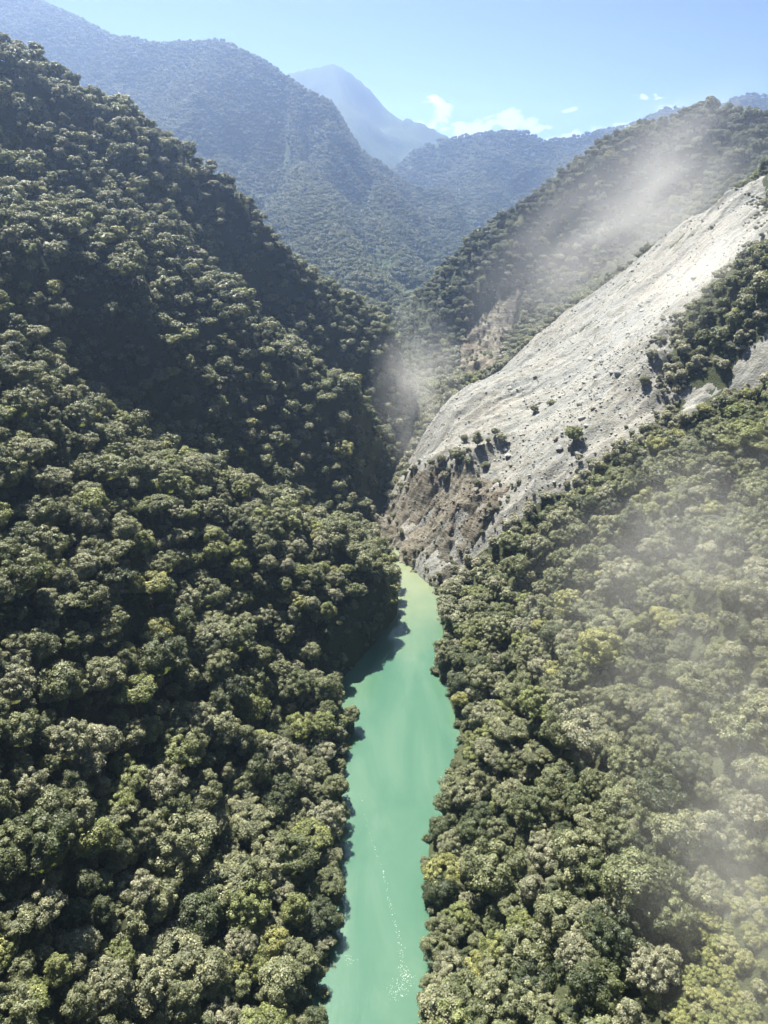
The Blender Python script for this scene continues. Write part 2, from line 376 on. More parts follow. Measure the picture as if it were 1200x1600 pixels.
# ------------------------------------------------------------------ loose slopes: landslide, rock faces
def poly_sd(X, Y, poly):
    poly = np.asarray(poly); x, y = X.ravel(), Y.ravel()
    ins = np.zeros(len(x), bool); dm = np.full(len(x), 1e9)
    for (x0, y0), (x1, y1) in zip(poly, np.roll(poly, -1, 0)):
        c = ((y0 > y) != (y1 > y)) & (x < (x1-x0)*(y-y0)/(y1-y0+1e-12)+x0); ins ^= c
        t = np.clip(((x-x0)*(x1-x0)+(y-y0)*(y1-y0))/((x1-x0)**2+(y1-y0)**2+1e-9), 0, 1)
        dm = np.minimum(dm, np.hypot(x-x0-t*(x1-x0), y-y0-t*(y1-y0)))
    return np.where(ins, dm, -dm).reshape(X.shape)
BARE = []
def drape(name, label, cat, poly, mat, res, rise, relief, edge=7.0, grow=0.0):
    poly = np.asarray(poly)
    xs = np.arange(poly[:, 0].min()-8, poly[:, 0].max()+8, res); ys = np.arange(poly[:, 1].min()-8, poly[:, 1].max()+8, res)
    X, Y = np.meshgrid(xs, ys)
    sd = poly_sd(X, Y, poly) + fbm(X/11, Y/11, 4, 31)*5 + grow
    Z = terrain(X, Y) + np.clip(sd/edge, -1.2, 1)*rise + relief(X, Y)*np.clip(sd/edge+.4, 0, 1)
    f = grid_faces(len(xs), len(ys)); keep = (sd.ravel()[f] > -edge*1.1).all(1)
    f = f[keep]; used = np.unique(f); mp_ = np.zeros(X.size, np.int64); mp_[used] = np.arange(len(used))
    o = bpy.data.objects.new(name, mesh_np(name, np.stack([X, Y, Z], -1).reshape(-1, 3)[used], mp_[f], mat))
    link(o, kind="structure", label=label, category=cat)
    BARE.append((poly, grow))
    from_grid = (xs, ys, Z, sd)
    return from_grid
def xy(lst): return [P(*a)[:2] for a in lst]
slide_poly = [(x_-3, y_+13) for x_, y_ in xy(slide_up[:8])] + [(26, 508), (18, 475), (8, 445), (-2, 425)] + xy([(590,815,412),(612,870,384)]) + [W(640,892), W(680,928)] + xy(slide_lo)
def slide_relief(X, Y):
    u = X*.93 + Y*.36; v = -X*.36 + Y*.93                       # along and across the fall line
    chutes = (ridged(u/150+fbm(X/60, Y/60, 2, 64)*.3, v/17+fbm(X/40, Y/40, 2, 65)*.5, 3, 61) - .6)*4.2
    rubble = fbm(X/9, Y/9, 4, 62, .62)*1.5 + np.abs(fbm(X/3.1, Y/3.1, 3, 63, .6))*1.3
    hump = np.exp(-(((X-128)/26)**2+((Y-398)/28)**2))*5 + np.exp(-(((X-90)/16)**2+((Y-385)/16)**2))*3
    return chutes + rubble + hump + 1.6
SL = drape("landslide", "broad pale landslide of bare rubble sweeping down to the river", "landslide", slide_poly, SCREE, .9, 1.6, slide_relief)
cl_px = [(594,778,427),(630,742,420),(690,722,405),(770,735,382),(800,775,362),(775,830,350),(725,885,340)]
cliff_poly = xy(cl_px) + [W(684, 926), W(640, 890), W(612, 868)] + xy([(590,825,410)])
def cliff_relief(X, Y):
    u = X*.75 + Y*.66; v = -X*.66 + Y*.75
    return 2.6 + (ridged(u/24+fbm(X/15, Y/15, 2, 74)*.5, v/10+fbm(X/12, Y/12, 3, 73)*.7, 4, 71) - .55)*4.0 + fbm(X/7, Y/7, 5, 72, .68)*4.6
CLF = drape("rock_cliff", "brown folded bedrock cliff at the foot of the landslide", "cliff", cliff_poly, CLIFF, .8, 2.4, cliff_relief, 5.0)
tr_px = [(1050,668),(1120,630),(1240,565),(1240,480),(1160,552),(1060,612)]
tr_poly = [hit(*a)[:2] for a in tr_px]
TRK = drape("landslide", "narrow pale gully of bare rubble between trees beside the main slide", "landslide", tr_poly, SCREE, 1.0, 1.2, lambda X, Y: fbm(X/8, Y/8, 5, 81, .65)*3.0, 4.0, -1)
rf_px = [(738,600),(718,550),(740,480),(785,440),(815,455),(790,530),(775,585)]
rf_poly = [hit(*a, ymin=600)[:2] for a in rf_px]
RF = drape("rock_face", "steep bare tan rock face on the hill behind the landslide", "cliff", rf_poly, CLIFF, 1.4, 2.0, lambda X, Y: (ridged(X/11+fbm(X/20, Y/20, 2, 93), Y/26, 4, 91)-.3)*9, 5.0, 0)

# ------------------------------------------------------------------ tree kinds
def fib_dirs(n, r, low):
    k = np.arange(n)+.5; z = 1-(1-low)*k/n; ph = k*2.399963+r.random()*6.28
    s = np.sqrt(np.maximum(0, 1-z*z)); return np.stack([s*np.cos(ph), s*np.sin(ph), z], -1)
def tri(q): q = np.asarray(q); return np.vstack([q[:, [0, 1, 2]], q[:, [0, 2, 3]]])
def make_crown(r, rx, rz, zc, nclump, nleaf, leaf, low=-.35, lump=.30, lobes=0, flat=1.0):
    d = fib_dirs(nclump, r, low) + r.normal(0, .13, (nclump, 3)); d /= np.linalg.norm(d, axis=1)[:, None]
    rad_ = .66 + .34*r.random(nclump)
    if lobes:                                        # a few big boughs make an uneven outline
        ld = fib_dirs(lobes, r, -.1); near = (d @ ld.T).max(1); rad_ *= .62 + .42*np.clip((near-.55)/.4, 0, 1)
    cen = d*rad_[:, None]*np.array([rx, rx, rz]) + np.array([0, 0, zc])
    crad = rx*lump*(.5+.95*r.random(nclump)**1.2); cshade = r.random(nclump)
    n = nclump*nleaf; ci = np.repeat(np.arange(nclump), nleaf)
    u = r.normal(0, 1, (n, 3)); u /= np.linalg.norm(u, axis=1)[:, None]
    out = d[ci]*.55 + np.array([0, 0, .45]); u = u + out*.85; u /= np.linalg.norm(u, axis=1)[:, None]
    pos = cen[ci] + u*crad[ci, None]*(.70+.42*r.random(n))[:, None]*np.array([1, 1, flat])
    nrm = u + np.array([0, 0, .35]) + r.normal(0, .38, (n, 3)); nrm /= np.linalg.norm(nrm, axis=1)[:, None]
    t = np.cross(nrm, r.normal(0, 1, (n, 3))); t /= np.linalg.norm(t, axis=1)[:, None]+1e-9
    b = np.cross(nrm, t); sz = leaf*(.6+.8*r.random(n))[:, None]
    v = np.stack([pos-t*sz*.75-b*sz*.55, pos+t*sz*.75-b*sz*.45, pos+b*sz*1.05-nrm*sz*.2], 1).reshape(-1, 3)
    f = np.arange(3*n).reshape(-1, 3)
    nc_ = 10; ph = np.arange(nc_)*2*pi/nc_          # added filler core, inner shade put into its colour, keeps crown from being see-through
    rings = [(-.55, .55), (-.1, .74), (.35, .62), (.66, .28)]
    cv = np.vstack([np.stack([rx*q*np.cos(ph)*(.85+.3*r.random(nc_)), rx*q*np.sin(ph)*(.85+.3*r.random(nc_)), np.full(nc_, zc+rz*h)], -1) for h, q in rings])
    cf = np.array([(i*nc_+j, i*nc_+(j+1) % nc_, (i+1)*nc_+(j+1) % nc_, (i+1)*nc_+j) for i in range(3) for j in range(nc_)])
    f = np.vstack([f, tri(cf)+len(v)]); v = np.vstack([v, cv])
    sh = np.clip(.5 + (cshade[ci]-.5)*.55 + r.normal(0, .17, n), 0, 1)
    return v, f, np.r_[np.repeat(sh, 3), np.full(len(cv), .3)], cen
def tube(pts, rads, k=6):
    pts = np.asarray(pts, float); v = []
    for i, p in enumerate(pts):
        a = pts[min(i+1, len(pts)-1)]-pts[max(i-1, 0)]; a /= np.linalg.norm(a)
        s = np.cross(a, (0.31, .95, .05)); s /= np.linalg.norm(s); t = np.cross(a, s)
        for j in range(k): v.append(p + rads[i]*(s*cos(2*pi*j/k)+t*sin(2*pi*j/k)))
    f = [(i*k+j, i*k+(j+1) % k, (i+1)*k+(j+1) % k, (i+1)*k+j) for i in range(len(pts)-1) for j in range(k)]
    return np.array(v), np.array(f)
def make_trunk(r, zc, rz, cen, nl, rb):
    top = zc + rz*.35; off = r.normal(0, .35, (4, 2)).cumsum(0)*.5
    sp = np.array([(0, 0, -3.0), (off[0, 0], off[0, 1], top*.3), (off[1, 0], off[1, 1], top*.65), (off[2, 0], off[2, 1], top)])
    V, Fc = [], []; n0 = 0
    v, f = tube(sp, [rb*1.25, rb, rb*.7, rb*.25]); V.append(v); Fc.append(f); n0 += len(v)
    for i in r.choice(len(cen), min(nl, len(cen)), False):
        h = .3+.5*r.random(); a = sp[1]*(1-h)+sp[3]*h; e = cen[i]; mid = a*.45+e*.55+np.array([0, 0, -.3])
        v, f = tube([a, mid, e], [rb*.45, rb*.28, rb*.08], 5); V.append(v); Fc.append(f+n0); n0 += len(v)
    return np.vstack(V), np.vstack(Fc)
KINDS = [  # words, rx, rz, zc, clumps, leaves, leaf size, low, lump, lobes, flat
    ("round-crowned", 5.0, 4.2, 7.2, 38, 200, .26, -.15, .27, 0, .85),
    ("flat-topped", 6.2, 2.6, 8.4, 44, 175, .27, .0, .23, 6, .6),
    ("oval-crowned", 3.6, 5.4, 8.4, 38, 195, .23, -.35, .33, 0, .9),
    ("many-lobed", 5.8, 4.8, 7.6, 54, 150, .25, -.1, .20, 5, .8),
    ("feathery", 4.6, 3.9, 7.8, 80, 92, .21, -.2, .19, 9, .7),
    ("bushy", 4.2, 3.0, 4.2, 40, 180, .24, -.35, .29, 5, .85),
    ("open-crowned", 5.6, 4.0, 8.6, 24, 200, .25, -.05, .24, 4, .6),
    ("domed", 6.6, 5.6, 8.0, 70, 115, .27, -.2, .19, 0, .85)]
PRO = []
for k, (w, rx, rz, zc, nc, nl, lf, low, lump, lobes, flat) in enumerate(KINDS):
    r = np.random.default_rng(100+k)
    v, f, sh, cen = make_crown(r, rx, rz, zc, nc, nl, lf, low, lump, lobes, flat)
    tv, tf = make_trunk(r, zc, rz, cen, 9, .30); tf = tri(tf)
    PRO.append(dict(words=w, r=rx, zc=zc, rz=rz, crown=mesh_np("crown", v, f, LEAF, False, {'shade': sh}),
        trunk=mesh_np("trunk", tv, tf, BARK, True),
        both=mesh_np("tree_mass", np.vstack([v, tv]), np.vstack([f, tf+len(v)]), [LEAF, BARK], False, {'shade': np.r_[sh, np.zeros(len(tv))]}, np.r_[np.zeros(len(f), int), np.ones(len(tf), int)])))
def proto_collection(name, meshes):
    c = bpy.data.collections.new(name)
    for i, me in enumerate(meshes): c.objects.link(bpy.data.objects.new("%s_%02d" % (name, i), me))
    return c
def low_mesh(seed, rx, rz, zc, nc, nl, lf, low=-.2, lump=.33, lobes=0):
    v, f, sh, _ = make_crown(np.random.default_rng(seed), rx, rz, zc, nc, nl, lf, low, lump, lobes, .85)
    return mesh_np("tree_mass", v, f, LEAF, False, {'shade': sh})
NEARC = proto_collection("near_kinds", [p['both'] for p in PRO])
MIDC = proto_collection("mid_kinds", [low_mesh(200, 5, 4, 7, 34, 70, .42, -.2, .28), low_mesh(201, 6.0, 2.8, 8, 36, 64, .44, -.05, .24, 5), low_mesh(202, 3.7, 5.2, 8.2, 32, 66, .38, -.35),
                                      low_mesh(203, 5.7, 4.6, 7.4, 46, 52, .42, -.15, .23, 5), low_mesh(204, 4.4, 3.4, 5.2, 34, 60, .38, -.35), low_mesh(205, 6.4, 5.4, 8, 56, 46, .44, -.15, .22)])
FARC = proto_collection("far_kinds", [low_mesh(300, 5.4, 4.4, 6, 18, 24, .9, -.1, .34), low_mesh(301, 6.4, 3.6, 6, 20, 24, .95, 0, .32), low_mesh(302, 4.4, 5.2, 6.5, 16, 24, .85, -.2, .38)])

def scatter(name, label, coll, pts, scl, rot, pid, tint, cat="forest"):
    me = bpy.data.meshes.new(name); me.vertices.add(len(pts)); me.vertices.foreach_set('co', np.asarray(pts, np.float32).ravel())
    for k, a, t in (('tscale', scl, 'FLOAT'), ('turn', rot, 'FLOAT'), ('tint', tint, 'FLOAT'), ('pick', pid, 'INT')):
        at = me.attributes.new(k, t, 'POINT'); at.data.foreach_set('value', np.asarray(a, np.int32 if t == 'INT' else np.float32))
    o = bpy.data.objects.new(name, me); link(o, kind="stuff", label=label, category=cat)
    ng = bpy.data.node_groups.new(name, 'GeometryNodeTree')
    ng.interface.new_socket('Geometry', in_out='INPUT', socket_type='NodeSocketGeometry'); ng.interface.new_socket('Geometry', in_out='OUTPUT', socket_type='NodeSocketGeometry')
    N, Lk = ng.nodes, ng.links
    gi, go = N.new('NodeGroupInput'), N.new('NodeGroupOutput')
    ip = N.new('GeometryNodeInstanceOnPoints'); ci = N.new('GeometryNodeCollectionInfo'); ci.inputs['Collection'].default_value = coll
    ci.inputs['Separate Children'].default_value = True; ci.inputs['Reset Children'].default_value = True
    def att(nm, t):
        n = N.new('GeometryNodeInputNamedAttribute'); n.data_type = t; n.inputs['Name'].default_value = nm; return n.outputs['Attribute']
    cx = N.new('ShaderNodeCombineXYZ'); Lk.new(att('turn', 'FLOAT'), cx.inputs['Z'])
    Lk.new(gi.outputs[0], ip.inputs['Points']); Lk.new(ci.outputs[0], ip.inputs['Instance']); ip.inputs['Pick Instance'].default_value = True
    Lk.new(att('pick', 'INT'), ip.inputs['Instance Index']); Lk.new(cx.outputs[0], ip.inputs['Rotation']); Lk.new(att('tscale', 'FLOAT'), ip.inputs['Scale'])
    Lk.new(ip.outputs[0], go.inputs[0])
    md = o.modifiers.new("scatter", 'NODES'); md.node_group = ng
    return o

# ------------------------------------------------------------------ where the trees stand
def jitter_grid(x0, x1, y0, y1, cell, r):
    X, Y = np.meshgrid(np.arange(x0, x1, cell), np.arange(y0, y1, cell))
    X = X + (np.arange(X.shape[0]) % 2)[:, None]*cell*.5
    return (X + r.uniform(-.38, .38, X.shape)*cell).ravel(), (Y + r.uniform(-.38, .38, Y.shape)*cell).ravel()
r = np.random.default_rng(5)
tx, ty = jitter_grid(-440, 590, 20, 1150, 8.6, r); n_big = len(tx)          # tall trees, then smaller ones between them
sx, sy = jitter_grid(-440, 590, 20, 1150, 5.8, r); tx = np.r_[tx, sx]; ty = np.r_[ty, sy]; tall = np.arange(len(tx)) < n_big
tz, td = terrain(tx, ty), None
xl, xr_ = np.interp(ty, LY, LX), np.interp(ty, RY, RX)
td = np.maximum(xl - tx, tx - xr_)
ok = td > np.where(ty < 380, 1.5, np.where(ty < 440, 4, -20))
bare_sd = np.full(len(tx), -1e9)
for poly, grow in BARE: bare_sd = np.maximum(bare_sd, poly_sd(tx, ty, poly) + fbm(tx/11, ty/11, 4, 31)*5 + grow)
ok &= bare_sd < -1.5
px, py, dep = proj(tx, ty, tz + 6)
ok &= (px > -220) & (px < 1420) & (py > -150) & (py < 1850) & (dep > 40)
tx, ty, tz, td, px, py, dep, bare_sd, tall = [a[ok] for a in (tx, ty, tz, td, px, py, dep, bare_sd, tall)]
n = len(tx)
size_n = fbm(tx/40, ty/40, 3, 15)
tscl = np.where(tall, .78 + .50*r.random(n)**1.3 + .22*size_n, .42 + .36*r.random(n) + .1*size_n)*np.where(r.random(n) < .08, 1.35, 1.0)
tscl = tscl*np.interp(dep, [150, 420], [.98, .70])
tscl = np.where(td < 5, np.minimum(tscl, .5 + .1*td), tscl)
tscl = np.where(bare_sd > -9, np.minimum(tscl, .6), tscl)
right = tx > (np.interp(ty, LY, LX)+np.interp(ty, RY, RX))/2
tpid = np.where(tall, r.choice(8, n, p=[.2, .13, .12, .2, .12, .03, .09, .11]), r.choice(8, n, p=[.25, .08, .17, .15, .15, .2, 0, 0]))
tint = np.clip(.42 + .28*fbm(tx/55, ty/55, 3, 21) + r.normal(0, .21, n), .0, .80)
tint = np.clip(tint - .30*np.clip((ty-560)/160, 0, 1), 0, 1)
tint = np.where(r.random(n) < .035, .93, tint)
tint = np.where(bare_sd > -7, .985, tint)                                     # coated with dust beside the slide
clearing = right & (px > 1050) & (py > 1385)                                 # low bright growth in the near clearing
tscl = np.where(clearing, .35+.25*r.random(n), tscl); tpid = np.where(clearing, 5, tpid); tint = np.where(clearing, .90+.06*r.random(n), tint)
trot = r.random(n)*6.283

# which of them show largest in the picture: paint crowns and ground into a small depth buffer
S = .32; BW, BH = 384, 512
zb = np.full((BH, BW), 1e9); idb = np.full((BH, BW), -1)
gp = proj(GX.ravel(), GY.ravel(), GZ.ravel())
gi_ = (gp[0]*S).astype(int); gj = (gp[1]*S).astype(int); v_ = (gi_ >= 0) & (gi_ < BW) & (gj >= 0) & (gj < BH)
np.minimum.at(zb, (gj[v_], gi_[v_]), gp[2][v_])
cr = np.array([p['r'] for p in PRO])[tpid]*tscl; czz = tz + np.array([p['zc'] for p in PRO])[tpid]*tscl
qx, qy, qd = proj(tx, ty, czz)
for i in np.argsort(qd)[:7000]:
    rp = cr[i]*FPX*S/qd[i]; a, b = qx[i]*S, qy[i]*S
    i0, i1, j0, j1 = max(0, int(a-rp)), min(BW, int(a+rp)+1), max(0, int(b-rp)), min(BH, int(b+rp)+1)
    if i0 >= i1 or j0 >= j1: continue
    jj, ii = np.mgrid[j0:j1, i0:i1]
    m_ = ((ii-a)**2+(jj-b)**2 <= rp*rp) & (qd[i]-cr[i]*.6 < zb[j0:j1, i0:i1])
    zb[j0:j1, i0:i1][m_] = qd[i]-cr[i]*.6; idb[j0:j1, i0:i1][m_] = i
cnt = np.bincount(idb[idb >= 0], minlength=n)
cnt[clearing] = 0
single = np.zeros(n, bool); single[np.argsort(-cnt)[:300]] = True
rest = ~single
near = dep < 340
pts = np.stack([tx, ty, tz-.4], -1)
nm = {0: 'left', 1: 'right'}
lab = {(0, 1): "dense mass of broadleaf trees on the river bank opposite the landslide", (0, 0): "distant tree cover on the steep spurs facing the landslide",
       (1, 1): "dense mass of sunlit trees on the river bank below the landslide", (1, 0): "tree cover above and behind the landslide scar"}
for sd_ in (0, 1):
    for nr in (1, 0):
        m_ = rest & (right == bool(sd_)) & (near == bool(nr)) & ~clearing
        if nr: pid_ = tpid[m_]
        else: pid_ = np.array([0, 1, 2, 3, 3, 4, 1, 5])[tpid[m_]]
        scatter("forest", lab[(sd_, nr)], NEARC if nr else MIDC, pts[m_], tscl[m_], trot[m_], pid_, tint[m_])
m_ = rest & clearing
scatter("undergrowth", "low bright yellow-green shrubs filling a clearing on the slope", NEARC, pts[m_], tscl[m_], trot[m_], tpid[m_], tint[m_], "shrubs")
# shrubs that close the gaps under the near trees and hang over the water
ux, uy = jitter_grid(-150, 160, 60, 380, 3.6, r)
ud = np.maximum(np.interp(uy, LY, LX) - ux, ux - np.interp(uy, RY, RX)); us = np.full(len(ux), -1e9)
for poly, grow in BARE: us = np.maximum(us, poly_sd(ux, uy, poly))
up = proj(ux, uy, terrain(ux, uy)); ucl = (up[0] > 1040) & (up[1] > 1390) & (ux > 0); uo = (ud > .3) & (us < -2) & (up[0] > -100) & (up[0] < 1300) & (up[1] < 1750) & (r.random(len(ux)) < np.where(ucl | (ud < 6), .97, .8))
ux, uy, ud, ucl = ux[uo], uy[uo], ud[uo], ucl[uo]
scatter("undergrowth", "dark leafy shrubs crowding under the trees and along the water", NEARC, np.stack([ux, uy, terrain(ux, uy)-.3], -1), .18+.22*r.random(len(ux))+.12*ucl, r.random(len(ux))*6.28,
        np.full(len(ux), 5), np.clip(np.where(ucl, .86, .35)+r.normal(0, .2, len(ux))*np.where(ucl, .3, 1), .02, .96), "shrubs")

ex, ey = jitter_grid(0, 330, 230, 620, 2.6, r)
es = poly_sd(ex, ey, slide_poly) + fbm(ex/11, ey/11, 4, 31)*5; ec = poly_sd(ex, ey, cliff_poly)
eo = (es > -6) & (r.random(len(ex)) < np.clip(.75-es/13, 0, .8)*np.clip(.5+1.6*fbm(ex/14, ey/14, 2, 77), 0, 1)) & (ey < 300+1.0*ex+90) | ((ec > -4) & (ec < 9) & (r.random(len(ex)) < .30*np.clip(.5+2.2*fbm(ex/9, ey/9, 2, 78), 0, 1)))
e2 = poly_sd(ex, ey, tr_poly); eo |= (e2 > -11) & (e2 < 2) & (r.random(len(ex)) < .6)
ex2, ey2 = jitter_grid(60, 200, 620, 800, 3.4, r); e3 = poly_sd(ex2, ey2, rf_poly); e3o = (e3 > -9) & (r.random(len(ex2)) < np.where(e3 > 2, .22, .5))
ex, ey = np.r_[ex[eo], ex2[e3o]], np.r_[ey[eo], ey2[e3o]]
def surf(x, y):
    z = terrain(x, y)
    for xs_, ys_, Z_, sd_g in (SL, CLF, RF, TRK):
        st_ = xs_[1]-xs_[0]; i_ = np.round((x-xs_[0])/st_).astype(int); j_ = np.round((y-ys_[0])/st_).astype(int)
        inn = (i_ >= 0) & (i_ < len(xs_)) & (j_ >= 0) & (j_ < len(ys_)); i_ = np.clip(i_, 0, len(xs_)-1); j_ = np.clip(j_, 0, len(ys_)-1)
        z = np.where(inn & (sd_g[j_, i_] > -5), np.maximum(z, Z_[j_, i_]), z)
    return z
scatter("undergrowth", "dusty torn shrubs fraying the edges of the landslide", NEARC, np.stack([ex, ey, surf(ex, ey)-.5], -1), .13+.20*r.random(len(ex))**1.5, r.random(len(ex))*6.28,
        r.choice([3, 4, 5, 6], len(ex)), np.where(r.random(len(ex)) < .6, .985, .5), "shrubs")

# single trees, each with its own trunk and crown
def tint_word(t):
    return ("dark green" if t < .25 else "deep olive" if t < .40 else "olive green" if t < .5 else "grey-green" if t < .62 else "mid green" if t < .82 else "yellow-green" if t < .96 else "dust-grey")
def size_word(s): return "small" if s < .65 else "medium" if s < .95 else "large" if s < 1.2 else "huge"
def spot_word(i):
    side = "below the landslide" if right[i] else "opposite the landslide"
    if td[i] < 7: return "over the water " + side
    if td[i] < 22: return "just above the water " + side
    if td[i] < 45: return "low on the slope " + side
    if td[i] < 75: return "midway up the slope " + side
    return "high on the slope " + side
def place_tree(k, loc, s, rz, tn, label, group, cat="tree", nm_="broadleaf_tree"):
    e = bpy.data.objects.new(nm_, None); e.empty_display_size = .5
    e.location = loc; e.scale = (s, s, s); e.rotation_euler = (0, 0, rz); link(e, label=label, category=cat, group=group)
    tr = bpy.data.objects.new("trunk", PRO[k]['trunk']); link(tr, e)
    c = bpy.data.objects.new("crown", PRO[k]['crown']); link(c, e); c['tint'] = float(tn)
    return e
ids = np.nonzero(single)[0]
tlab = {i: "%s %s %s tree %s" % (size_word(tscl[i]), tint_word(tint[i]), PRO[tpid[i]]['words'], spot_word(i)) for i in ids}
tally = {}
for t_ in tlab.values(): tally[t_] = tally.get(t_, 0)+1
for i in ids:
    lb = tlab[i]
    if tally[lb] > 1:                                 # tell look-alikes apart by the tree they stand next to
        o_ = ids[ids != i]; k = o_[np.argmin((tx[o_]-tx[i])**2+(ty[o_]-ty[i])**2)]
        lb += " beside %s one" % tint_word(tint[k])
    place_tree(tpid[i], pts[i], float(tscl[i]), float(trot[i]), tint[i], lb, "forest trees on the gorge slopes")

# forest on the distant mountains
def far_forest(mt, label, cell, smin, smax, seed, cull=(-150, 1350)):
    xs, ys, Z = mt; r = np.random.default_rng(seed)
    x, y = jitter_grid(xs[0]+20, xs[-1]-20, ys[0]+20, ys[-1]-20, cell, r)
    st = xs[1]-xs[0]; fi = (x-xs[0])/st; fj = (y-ys[0])/st; i = fi.astype(int); j = fj.astype(int); fi -= i; fj -= j
    z = (Z[j, i]*(1-fi)+Z[j, i+1]*fi)*(1-fj)+(Z[j+1, i]*(1-fi)+Z[j+1, i+1]*fi)*fj
    gyv = (Z[j+1, i]-Z[j, i])/st; gxv = (Z[j, i+1]-Z[j, i])/st
    a, b, d = proj(x, y, z); facing = (-gxv*(0-x) - gyv*(0-y) + (CAM_H-z)) > -.15*d
    o = (a > cull[0]) & (a < cull[1]) & (b < 620) & facing & (z > -2)
    x, y, z = x[o], y[o], z[o]; n = len(x)
    scatter("forest", label, FARC, np.stack([x, y, z-1.0], -1), smin+(smax-smin)*r.random(n)**1.4, r.random(n)*6.28, r.integers(0, 3, n),
            np.clip(.20+.26*fbm(x/200, y/200, 3, 44)+r.normal(0, .13, n), .0, .8))  # leaf tint kept dark: the mountains' shaded look is put into the colour
    return n
n1 = far_forest(m1, "hazy forest covering the broad blue-green mountain beyond the gorge", 8.4, .55, 1.1, 61)
n2 = far_forest(m2, "hazy forest covering the low rounded mountain in the gap", 12.5, .9, 1.6, 62)

# ------------------------------------------------------------------ things on the slide
def sample(gridz, x, y):
    xs, ys, Z, sd = gridz; st = xs[1]-xs[0]
    i = int(np.clip(round((x-xs[0])/st), 0, len(xs)-1)); j = int(np.clip(round((y-ys[0])/st), 0, len(ys)-1))
    return float(Z[j, i]), float(sd[j, i])
def rock_mesh(seed, mat):
    import bmesh
    r = np.random.default_rng(seed); bm = bmesh.new(); bmesh.ops.create_icosphere(bm, subdivisions=2, radius=1)
    pl = r.normal(0, 1, (9, 3)); pl /= np.linalg.norm(pl, axis=1)[:, None]; off = .55+.35*r.random(9)
    sc = np.array([1, .75+.3*r.random(), .55+.3*r.random()])
    for v in bm.verts:
        p = np.array(v.co)
        for q, o_ in zip(pl, off):
            t = p @ q
            if t > o_: p = p - q*(t-o_)*.9
        v.co = p*sc*(1+r.normal(0, .03))
    me = bpy.data.meshes.new("boulder"); bm.to_mesh(me); bm.free(); me.materials.append(mat); return me
RM = [[rock_mesh(500+10*m+k, ROCKS[m]) for k in range(4)] for m in range(3)]
def on_slide(r, n, fn):
    out = []
    poly = np.array(slide_poly); lo, hi = poly.min(0), poly.max(0)
    while len(out) < n:
        x, y = r.uniform(lo, hi); z, sd = sample(SL, x, y)
        if sd < 2: continue
        zc_, sdc = sample(CLF, x, y) if (CLF[0][0] < x < CLF[0][-1] and CLF[1][0] < y < CLF[1][-1]) else (0, -9)
        if sdc > 0: z = max(z, zc_)
        p = fn(x, y, sdc)
        if r.random() < p: out.append((x, y, z, sdc))
    return out
def dens(x, y, sdc):
    return .12 + .8*np.exp(-(((x-125)/45)**2+((y-390)/45)**2)) + .4*float(fbm(np.array(x/25), np.array(y/25), 2, 33)) + (.3 if sdc > 0 else 0)
r = np.random.default_rng(77)
cw = ["pale angular", "grey angular", "brown angular"]; sw = lambda s: "small" if s < 1.2 else "mid-sized" if s < 1.8 else "big" if s < 2.5 else "huge"
lone = hit(893, 705); 
for x, y, z, sdc in on_slide(r, 150, dens):
    s = .8+2.2*r.random()**2.2; m_ = 2 if sdc > 0 else int(r.choice([0, 0, 1, 1, 2])); k = int(r.integers(4))
    o = bpy.data.objects.new("boulder", RM[m_][k]); o.location = (x, y, z+.1*s); o.scale = (s, s*r.uniform(.8, 1.2), s*r.uniform(.7, 1.1)); o.rotation_euler = r.uniform(-.5, .5, 3)*np.array([1, 1, 6])
    dl = math.hypot(x-lone[0], y-lone[1])
    where = ("on the brown cliff at the slide's toe" if sdc > 0 else "lying round the lone dusty tree on the slide" if dl < 25 else "on the upper slope of the landslide" if z > 110 else "midway down the landslide" if z > 60 else "near the lower end of the landslide")
    link(o, label="%s %s boulder %s" % (sw(s), cw[m_], where), category="boulder", group="boulders on the landslide")
rub = on_slide(r, 6500, lambda x, y, s: .25 + dens(x, y, s))
RUBC = proto_collection("rubble_kinds", [RM[0][0], RM[0][1], RM[1][0], RM[1][1], RM[2][0]])
rp_ = np.array([(a[0], a[1], a[2]-.05) for a in rub])
scatter("rubble", "loose stones strewn over the landslide", RUBC, rp_, .22+.75*r.random(len(rub))**3, r.random(len(rub))*6.28,
        np.where([a[3] > 0 for a in rub], 4, r.integers(0, 4, len(rub))), np.zeros(len(rub)), "rubble")

def tree_at(pxl, pyl, k, s, tn, label, group, grid=None):
    x, y, z = hit(pxl, pyl); zs, sd = sample(SL, x, y)
    if CLF[0][0] < x < CLF[0][-1] and CLF[1][0] < y < CLF[1][-1]:
        zc_, sdc = sample(CLF, x, y)
        if sdc > -2: zs = max(zs, zc_)
    return place_tree(k, (x, y, zs-.3-2.2*s), s, r.random()*6.28, tn, label, group)
tree_at(680, 1048, 5, .9, .45, "dark bushy tree jutting out over the water on the bank below the landslide", "forest trees on the gorge slopes")
tree_at(667, 1054, 5, .85, .40, "low dark bush at the tip of the bank spit below the landslide", "forest trees on the gorge slopes")
tree_at(893, 712, 4, 1.0, .78, "lone dusty olive tree standing upright in the middle of the landslide", "trees left standing on the landslide")
tree_at(745, 708, 2, .80, .62, "slender dark tree at the upper edge of the brown cliff", "trees left standing on the landslide")
tree_at(714, 728, 3, .75, .50, "broader tree leaning on the brown cliff's rim", "trees left standing on the landslide")
tree_at(860, 645, 5, .62, .97, "low grey bush half buried in rubble midway down the landslide", "trees left standing on the landslide")
rim = [(618,762),(632,752),(645,745),(676,735),(690,732),(728,730),(740,742),(758,735),(785,700),(770,690),(732,715),(612,790),(690,760),(745,770),(760,705),(725,700),(1000,620),(1015,585),(1030,545),(835,655)]
